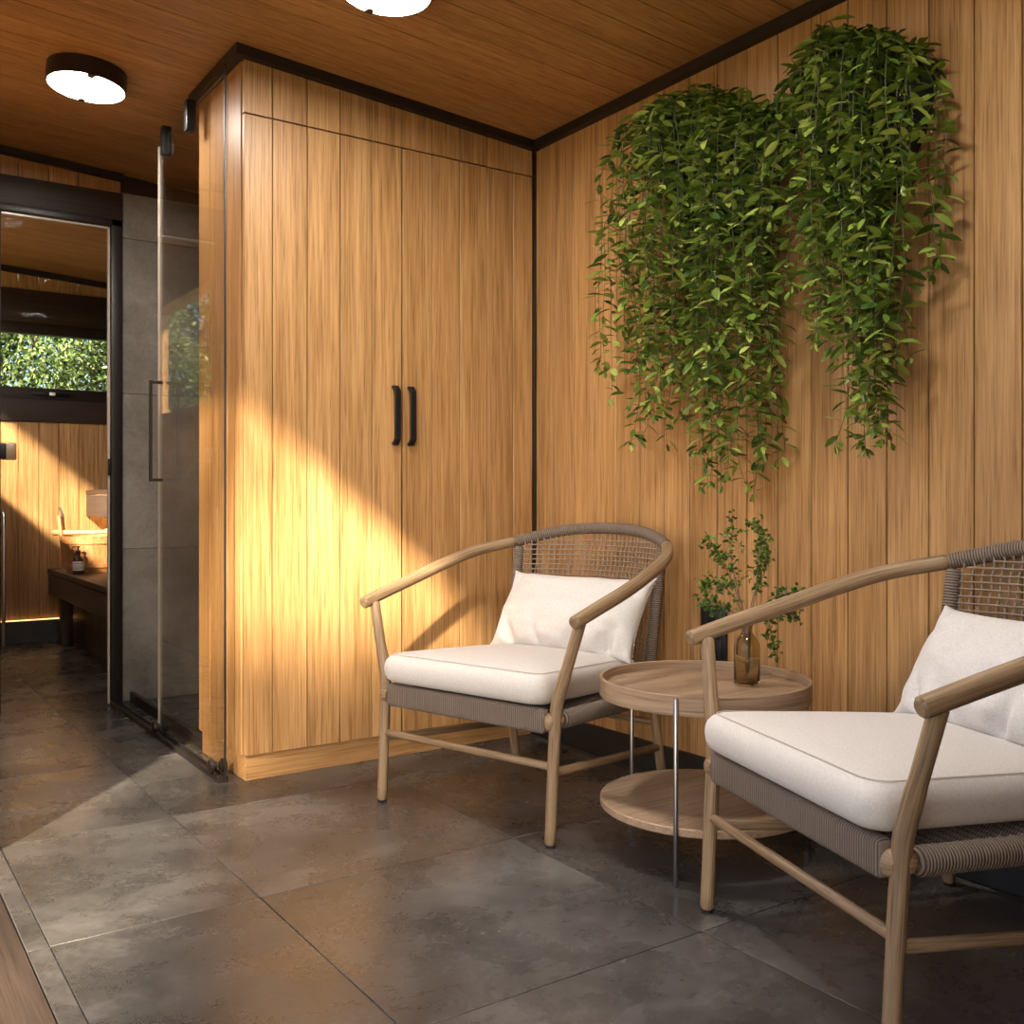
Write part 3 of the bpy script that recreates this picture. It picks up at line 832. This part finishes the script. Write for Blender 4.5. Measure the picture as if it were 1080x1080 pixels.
def hanging_plant(label, yc, zr, tab, seed, half):
    rg = random.Random(seed)
    base = Vector((XR, yc, zr))
    t = thing('hanging_plant', label, 'plant', base, group='trailing wall plants')
    # planter: half-round tapering pocket fixed to the wall
    b = MB(base)
    rows = []
    for f_, z in ((1, zr), (1.0, zr - .02), (.82, zr - .16), (.5, zr - .30), (.42, zr - .31)):
        rows.append([b.v((XR - .004 - .11 * f_ * math.sin(PI * k / 16), yc - half * f_ * math.cos(PI * k / 16), z)) for k in range(17)])
    for a_, c_ in zip(rows[:-1], rows[1:]):
        for k in range(16): b.face([a_[k], a_[k + 1], c_[k + 1], c_[k]])
        b.face([a_[0], c_[0], c_[16], a_[16]])
    b.face(rows[-1]); b.face(rows[0][::-1])
    b.build('planter', M['planter'], t)
    lf, st = MB(base), MB(base)
    for (Y, zt, zb, k) in tab:
        for q in range(k):
            dep = rg.uniform(.05, .235) if k > 2 else rg.uniform(.10, .22)
            full_ = q < 3
            zz = zb + (rg.uniform(0, .06) if full_ else rg.uniform(.03, .50) * (zt - zb))
            y = Y + rg.gauss(0, .016)
            y0 = yc + max(-half * .85, min(half * .85, (y - yc) * .75)) + rg.gauss(0, .015)
            x0 = XR - .02 - rg.uniform(.01, .08)
            ztop = zt - rg.uniform(.0, .07)
            pth = [(x0, y0, zr - .01), (x0 - .3 * dep, y0 + .3 * (y - y0), max(zr + .015, ztop - .02)), (XR - .85 * dep, y0 + .75 * (y - y0), ztop - .015), (XR - dep, y, ztop - .09)]
            z = ztop - .09
            w1, w2 = rg.uniform(0, 6), rg.uniform(0, 6)
            while z - .12 > zz:
                z -= .10
                pth.append((XR - dep + .012 * math.sin(z * 7 + w1) + .02 * (ztop - z) * .3, y + .014 * math.sin(z * 6 + w2) + rg.gauss(0, .004), z))
            pth.append((XR - dep + rg.gauss(0, .012), y + rg.gauss(0, .015), zz))
            P = spline(pth, 5)
            st.tube(P, [.0016 - .0008 * i / len(P) for i in range(len(P))], 5, cap=False)
            # leaves every ~2 cm
            acc = 0; ang = rg.uniform(0, 6)
            for i in range(1, len(P)):
                sg = P[i] - P[i - 1]; L = sg.length; acc += L
                while acc > .0185:
                    acc -= .0185
                    ang += 2.4 + rg.gauss(0, .4)
                    pos = P[i] - sg * (acc / max(L, 1e-5))
                    rad = Vector((math.cos(ang), math.sin(ang), 0))
                    if pos.x + rad.x * .05 > XR - .008: rad.x = -abs(rad.x)
                    low = (zt - pos.z) / max(.1, zt - zb)
                    d = rad + Vector((0, 0, rg.uniform(-.65, .40)))
                    L_ = rg.uniform(.044, .068) * (1 - .25 * max(0, low - .7))
                    lf.leaf(pos, d, Vector((rg.gauss(0, .35), rg.gauss(0, .35), 1)), L_, L_ * rg.uniform(.29, .40), rg.uniform(.05, .35))
            for e in range(3):
                lf.leaf(P[-1], Vector((rg.gauss(0, .7), rg.gauss(0, .7), -1)), Vector((rg.gauss(0, 1), rg.gauss(0, 1), .3)), .03, .012, .1)
    # upright tuft over the rim
    for k in range(int(half * 2 * 130)):
        y = yc + rg.uniform(-half, half) * .95; x = XR - .03 - rg.uniform(0, .10)
        zt = min(tab, key=lambda q: abs(q[0] - y))[1]
        z0 = zr - .02; z1 = min(zt + rg.uniform(-.05, .01), zr + .22)
        P = [(x, y, z0), (x - .01, y + rg.gauss(0, .012), .5 * (z0 + z1)), (x - .02, y + rg.gauss(0, .02), z1)]
        st.tube(P, .0013, 5, cap=False)
        P = spline(P, 5); a = rg.uniform(0, 6)
        for p_ in P[2:]:
            for e in range(2):
                a += 2.4
                d = Vector((math.cos(a) - .2, math.sin(a), rg.uniform(-.3, .7)))
                if p_.x + d.x * .05 > XR - .008: d.x = -abs(d.x)
                L_ = rg.uniform(.03, .05); lf.leaf(p_, d, (0, 0, 1), L_, L_ * .4, rg.uniform(.1, .4))
    lf.build('foliage', M['leaf'], t, recalc=False); st.build('stem', M['stem'], t)
hanging_plant('wider trailing green plant on the board wall, left one above the table', 2.29, 2.13, LST, 11, .30)
hanging_plant('narrower trailing green plant higher on the board wall, right one', 1.745, 2.12, RST, 23, .22)

# ------------------------------------------------------------------ sauna furniture
bn = thing('sauna_bench', 'low dark-stained bench in the sauna with a bucket on it', 'bench', (1.6, 6.5, 0))
o = (1.6, 6.5, 0)
b = MB(o); b.box((1.25, 5.45, .462), (1.52, 7.40, .498), .004); b.box((1.526, 5.45, .462), (1.79, 7.40, .498), .004); b.build('seat_board', M['dark_y'], bn)
b = MB(o); b.box((1.253, 5.455, .325), (1.285, 7.395, .458), .003); b.build('apron', M['dark_y'], bn)
for y in (7.12, 5.6):
    b = MB(o); b.box((1.287, y, 0), (1.36, y + .07, .46), .003); b.build('leg', M['dark_y'], bn)
b = MB(o); b.planks((1.40, 0, 0), (0, 1, 0), (0, 0, 1), (-1, 0, 0), [5.46 + .215 * k for k in range(10)], .0, .46, th=.02, gap=.003); b.build('lower_boards', M['dark_y'], bn)
ub = thing('sauna_bench', 'upper dark-stained sauna bench above the low one, glowing underneath', 'bench', (2.0, 6.5, 0))
o = (2.0, 6.5, 0)
b = MB(o); b.box((1.50, 5.45, 1.000), (1.955, 7.43, 1.033), .004); b.box((1.961, 5.45, 1.000), (XR - .002, 7.43, 1.033), .004); b.build('seat_board', M['dark_y'], ub)
b = MB(o); b.box((1.503, 5.455, .850), (1.535, 7.425, .996), .003); b.build('apron', M['dark_y'], ub)
for y in (5.5, 6.7):
    b = MB(o); b.box((1.95, y, .0), (2.02, y + .07, .997), .003); b.build('leg', M['dark_y'], ub)
b = MB(o); b.box((1.56, 5.5, .985), (1.585, 7.40, .996)); tag(b.build('led_strip', M['led'], ub), 'warm glowing light strip under the bench')

BC = (1.435, 6.95, .498)
bk = thing('sauna_bucket', 'round wooden sauna bucket standing on the low bench', 'bucket', BC)
b = MB(); n = 22
for k in range(n):
    a0, a1 = 2 * PI * k / n + .006, 2 * PI * (k + 1) / n - .006
    def P(r, a, z): return b.v((r * math.cos(a), r * math.sin(a), z))
    q = [P(.148, a0, 0), P(.148, a1, 0), P(.185, a1, .235), P(.185, a0, .235), P(.134, a0, 0), P(.134, a1, 0), P(.171, a1, .235), P(.171, a0, .235)]
    for i in ((0, 1, 2, 3), (4, 7, 6, 5), (3, 2, 6, 7), (0, 4, 5, 1), (0, 3, 7, 4), (1, 5, 6, 2)): b.face([q[j] for j in i])
b.build('staves', M['bucket'], bk, angle=10)
b = MB(); b.lathe([(0, .012), (.136, .012), (.136, .03), (0, .03)], seg=32); b.build('base', M['bucket'], bk, angle=30)
for z, r in ((.185, .1782), (.03, .1537)):
    b = MB(); b.lathe([(r - .001, z), (r + .005, z + .002), (r + .0085, z + .026), (r + .003, z + .028)], seg=48, close=True); b.build('hoop', M['bucket'], bk, angle=30)
b = MB(); e = Vector((-.8237, .567, 0)) * .16
for s_ in (1,):
    b.box((-.012, -.03, .0), (.012, .03, .34), .006, M=Matrix.Translation(e * s_ + Vector((0, 0, .03))) @ Matrix.Rotation(2.54, 4, 'Z') @ Matrix.Rotation(.12, 4, 'Y'))
b.build('handle_stave', M['bucket'], bk)
b = MB(); b.tube([e * 1.12 + Vector((0, 0, .35)), e * 1.12 + Vector((-.02, .015, .42))], .008, 10); b.build('handle_peg', M['dark_y'], bk)
ld = thing('ladle', 'pale wooden ladle lying across the top of the bucket', 'ladle', (1.435, 6.95, .745))
r_ = Vector((.8237, -.567, 0))
b = MB(); b.tube([r_ * -.25 + Vector((0, 0, .006)), r_ * -.05 + Vector((0, 0, .008)), r_ * .10 + Vector((0, 0, .012))], [.019, .013, .011], 12); b.build('handle', M['pine_uv'], ld)
b = MB(); b.tube([r_ * .09 + Vector((0, 0, .014)), r_ * .14 + Vector((0, 0, .022)), r_ * .21 + Vector((0, 0, .022)), r_ * .25 + Vector((0, 0, .02))], [.014, .030, .034, .02], 16); b.build('scoop', M['pine_uv'], ld)
SB = (1.318, 6.74, .498)
bt = thing('soap_bottle', 'small amber pump bottle with a pale label in front of the bucket', 'bottle', SB)
b = MB(); b.lathe([(0, 0), (.030, 0), (.033, .004), (.033, .085), (.030, .098), (.018, .112), (.013, .118), (.013, .13), (0, .13)], seg=28); b.build('body', M['amber'], bt)
b = MB(); b.lathe([(.0333, .024), (.0336, .025), (.0336, .080), (.0333, .081)], seg=32); lb = b.build('label_band', M['label'], bt); tag(lb, 'pale paper label')
b = MB()
for z, h in ((.068, .004), (.058, .0015), (.050, .0015), (.040, .003), (.033, .0015)):
    b.lathe([(.0337, z), (.0339, z), (.0339, z + h), (.0337, z + h)], seg=32)
tag(b.build('label_print', M['ink'], lb), 'dark lines of label print')
b = MB(); b.lathe([(0, .13), (.0145, .13), (.0145, .148), (.006, .152), (.005, .168), (.011, .170), (.011, .178), (0, .179)], seg=20)
b.tube([(0, 0, .174), (-.02, .014, .174), (-.032, .022, .168)], .004, 8); tag(b.build('pump', M['plastic'], bt), 'black pump head')

# ------------------------------------------------------------------ outside
mb = MB(); mb.planks((0, 0, 0), (1, 0, 0), (0, 1, 0), (0, 0, 1), [.359 - .14 * k for k in range(17, -1, -1)], -3, 8.5, th=.025, gap=.002, ch=.002)
mb.box((-2.1, -3, -.05), (.359, 8.5, -.026)); struct('floor_deck', mb, M['deck'])
mb = MB(); mb.box((-40, -40, -.2), (40, 40, -.07)); tag(struct('ground', mb, M['lawn']), 'grass ground around the house', 'ground')

def foliage(mb, c, rad, n, L, rg, hollow=.5):
    c = Vector(c)
    for _ in range(n):
        d = Vector((rg.gauss(0, 1), rg.gauss(0, 1), rg.gauss(0, 1))).normalized()
        r = hollow + (1 - hollow) * rg.random() ** .6
        p = c + Vector((d.x * rad[0], d.y * rad[1], d.z * rad[2])) * r
        mb.leaf(p, Vector((rg.gauss(0, 1), rg.gauss(0, 1), rg.gauss(-.3, 1))), Vector((rg.gauss(0, 1), rg.gauss(0, 1), 1)), L * rg.uniform(.7, 1.3), L * .5, .2)
hg = thing('hedge', 'bright green leafy hedge outside the sauna window', 'hedge', (1.5, 9.2, 0))
rg = random.Random(3)
h = MB((1.5, 9.2, 0))
for k in range(46000):
    x = rg.uniform(-1.7, 3.2); z = rg.uniform(1.45, 2.85)
    y = 9.2 + .16 * math.sin(x * 6 + 2 * math.sin(z * 4)) + .10 * math.sin(z * 9 + x * 3) + abs(rg.gauss(0, .22)) - .25
    d = Vector((rg.gauss(0, .7), rg.gauss(-.3, .7), rg.gauss(.0, 1)))
    L = rg.uniform(.03, .062) * (1.8 if k % 4 == 0 else 1)
    h.leaf((x, y + (.45 if k % 4 == 0 else 0), z), d, Vector((rg.gauss(0, 1), rg.gauss(0, 1), 1)), L, L * .4, .2)
h.build('foliage', M['hedge'], hg, recalc=False)
h = MB((1.5, 9.2, 0))
for k in range(40):
    x = rg.uniform(-.7, 4.5); y = 9.25 + rg.uniform(-.2, .4)
    h.tube([(x, y, -.07), (x + rg.gauss(0, .1), y, 1.6), (x + rg.gauss(0, .3), y, 3.4)], [.02, .014, .006], 6)
h.build('stem', M['bark'], hg)

SUN = Vector((.65, .76, -.585)).normalized()
def tree(label, crowns, trunk, n, L, seed):
    t = thing('tree', label, 'tree', (trunk[0], trunk[1], -.07), group='trees outside the glazed side')
    rg = random.Random(seed); o = t.location.copy()
    m = MB(o)
    for c, rad, f_ in crowns: foliage(m, c, rad, int(n * f_), L, rg, .2)
    m.build('foliage', M['tree'], t, recalc=False)
    m = MB(o)
    top = Vector(crowns[0][0])
    m.tube([(trunk[0], trunk[1], -.07), (trunk[0] + .1, trunk[1], 2), tuple(top)], [.16, .12, .05], 10)
    for c, rad, f_ in crowns[1:]:
        a = Vector((trunk[0] + .1, trunk[1], 2.3)); m.tube([a, a.lerp(Vector(c), .5) + Vector((0, 0, .2)), c], [.07, .05, .02], 8)
    m.build('trunk', M['bark'], t)
def back(p, d): return tuple(Vector(p) - SUN * d)
# dense crown added to shade the near part, thin crown dappling the far part
tree('added dense leafy tree blocking the sun, unseen at left behind the viewer', [(back((.3, .35, 1.1), 8), (1.0, 1.25, 1.5), 1.0), (back((.3, -.2, 1.5), 8.6), (1.2, 1.2, 1.6), .7)], (-5.0, -6.2), 7000, .16, 41)  # unseen sun blocker, set back along the sun rays
tree('thin leafy tree outside, off to the left of the terrace', [(back((.3, 2.5, 1.9), 7), (.5, .45, .35), .10), (back((.3, 2.15, .75), 7.4), (.45, .4, .3), .045), (back((.3, 2.75, .35), 7), (.4, .35, .25), .03), (back((.3, 1.75, 1.4), 7), (.3, .3, .5), .15), (back((.3, 2.12, 1.13), 7), (.5, .5, .24), .40), (back((.3, 6.3, 1.9), 7), (.6, .6, .35), .12)], (-4.8, -2.4), 900, .14, 43)

# ------------------------------------------------------------------ light
sun = bpy.data.lights.new('sun', 'SUN'); so_ = bpy.data.objects.new('sun', sun); COL.objects.link(so_)
sun.energy = 13.5; sun.color = (1, .86, .64); sun.angle = math.radians(2.6)
so_.rotation_euler = SUN.to_track_quat('-Z', 'Y').to_euler(); so_.location = (-3, -3, 6)
wl = bpy.data.worlds.new('sky'); sc.world = wl; wl.use_nodes = True
nt = wl.node_tree; nt.nodes.clear()
sk = nt.nodes.new('ShaderNodeTexSky'); sk.sky_type = 'NISHITA'; sk.sun_disc = False
sk.air_density = .7; sk.dust_density = 2.5; sk.sun_elevation = math.radians(30); sk.sun_rotation = math.atan2(-SUN.x, -SUN.y)
bg = nt.nodes.new('ShaderNodeBackground'); bg.inputs[1].default_value = .15
ow = nt.nodes.new('ShaderNodeOutputWorld'); nt.links.new(sk.outputs[0], bg.inputs[0]); nt.links.new(bg.outputs[0], ow.inputs[0])

vs_ = sc.view_settings; vs_.view_transform = 'Standard'; vs_.look = 'None'; vs_.exposure = 1.22; vs_.gamma = 1; vs_.use_curve_mapping = False
sc.cycles.use_denoising = True
sc.cycles.max_bounces = 10; sc.cycles.transparent_max_bounces = 16; sc.cycles.sample_clamp_indirect = 6
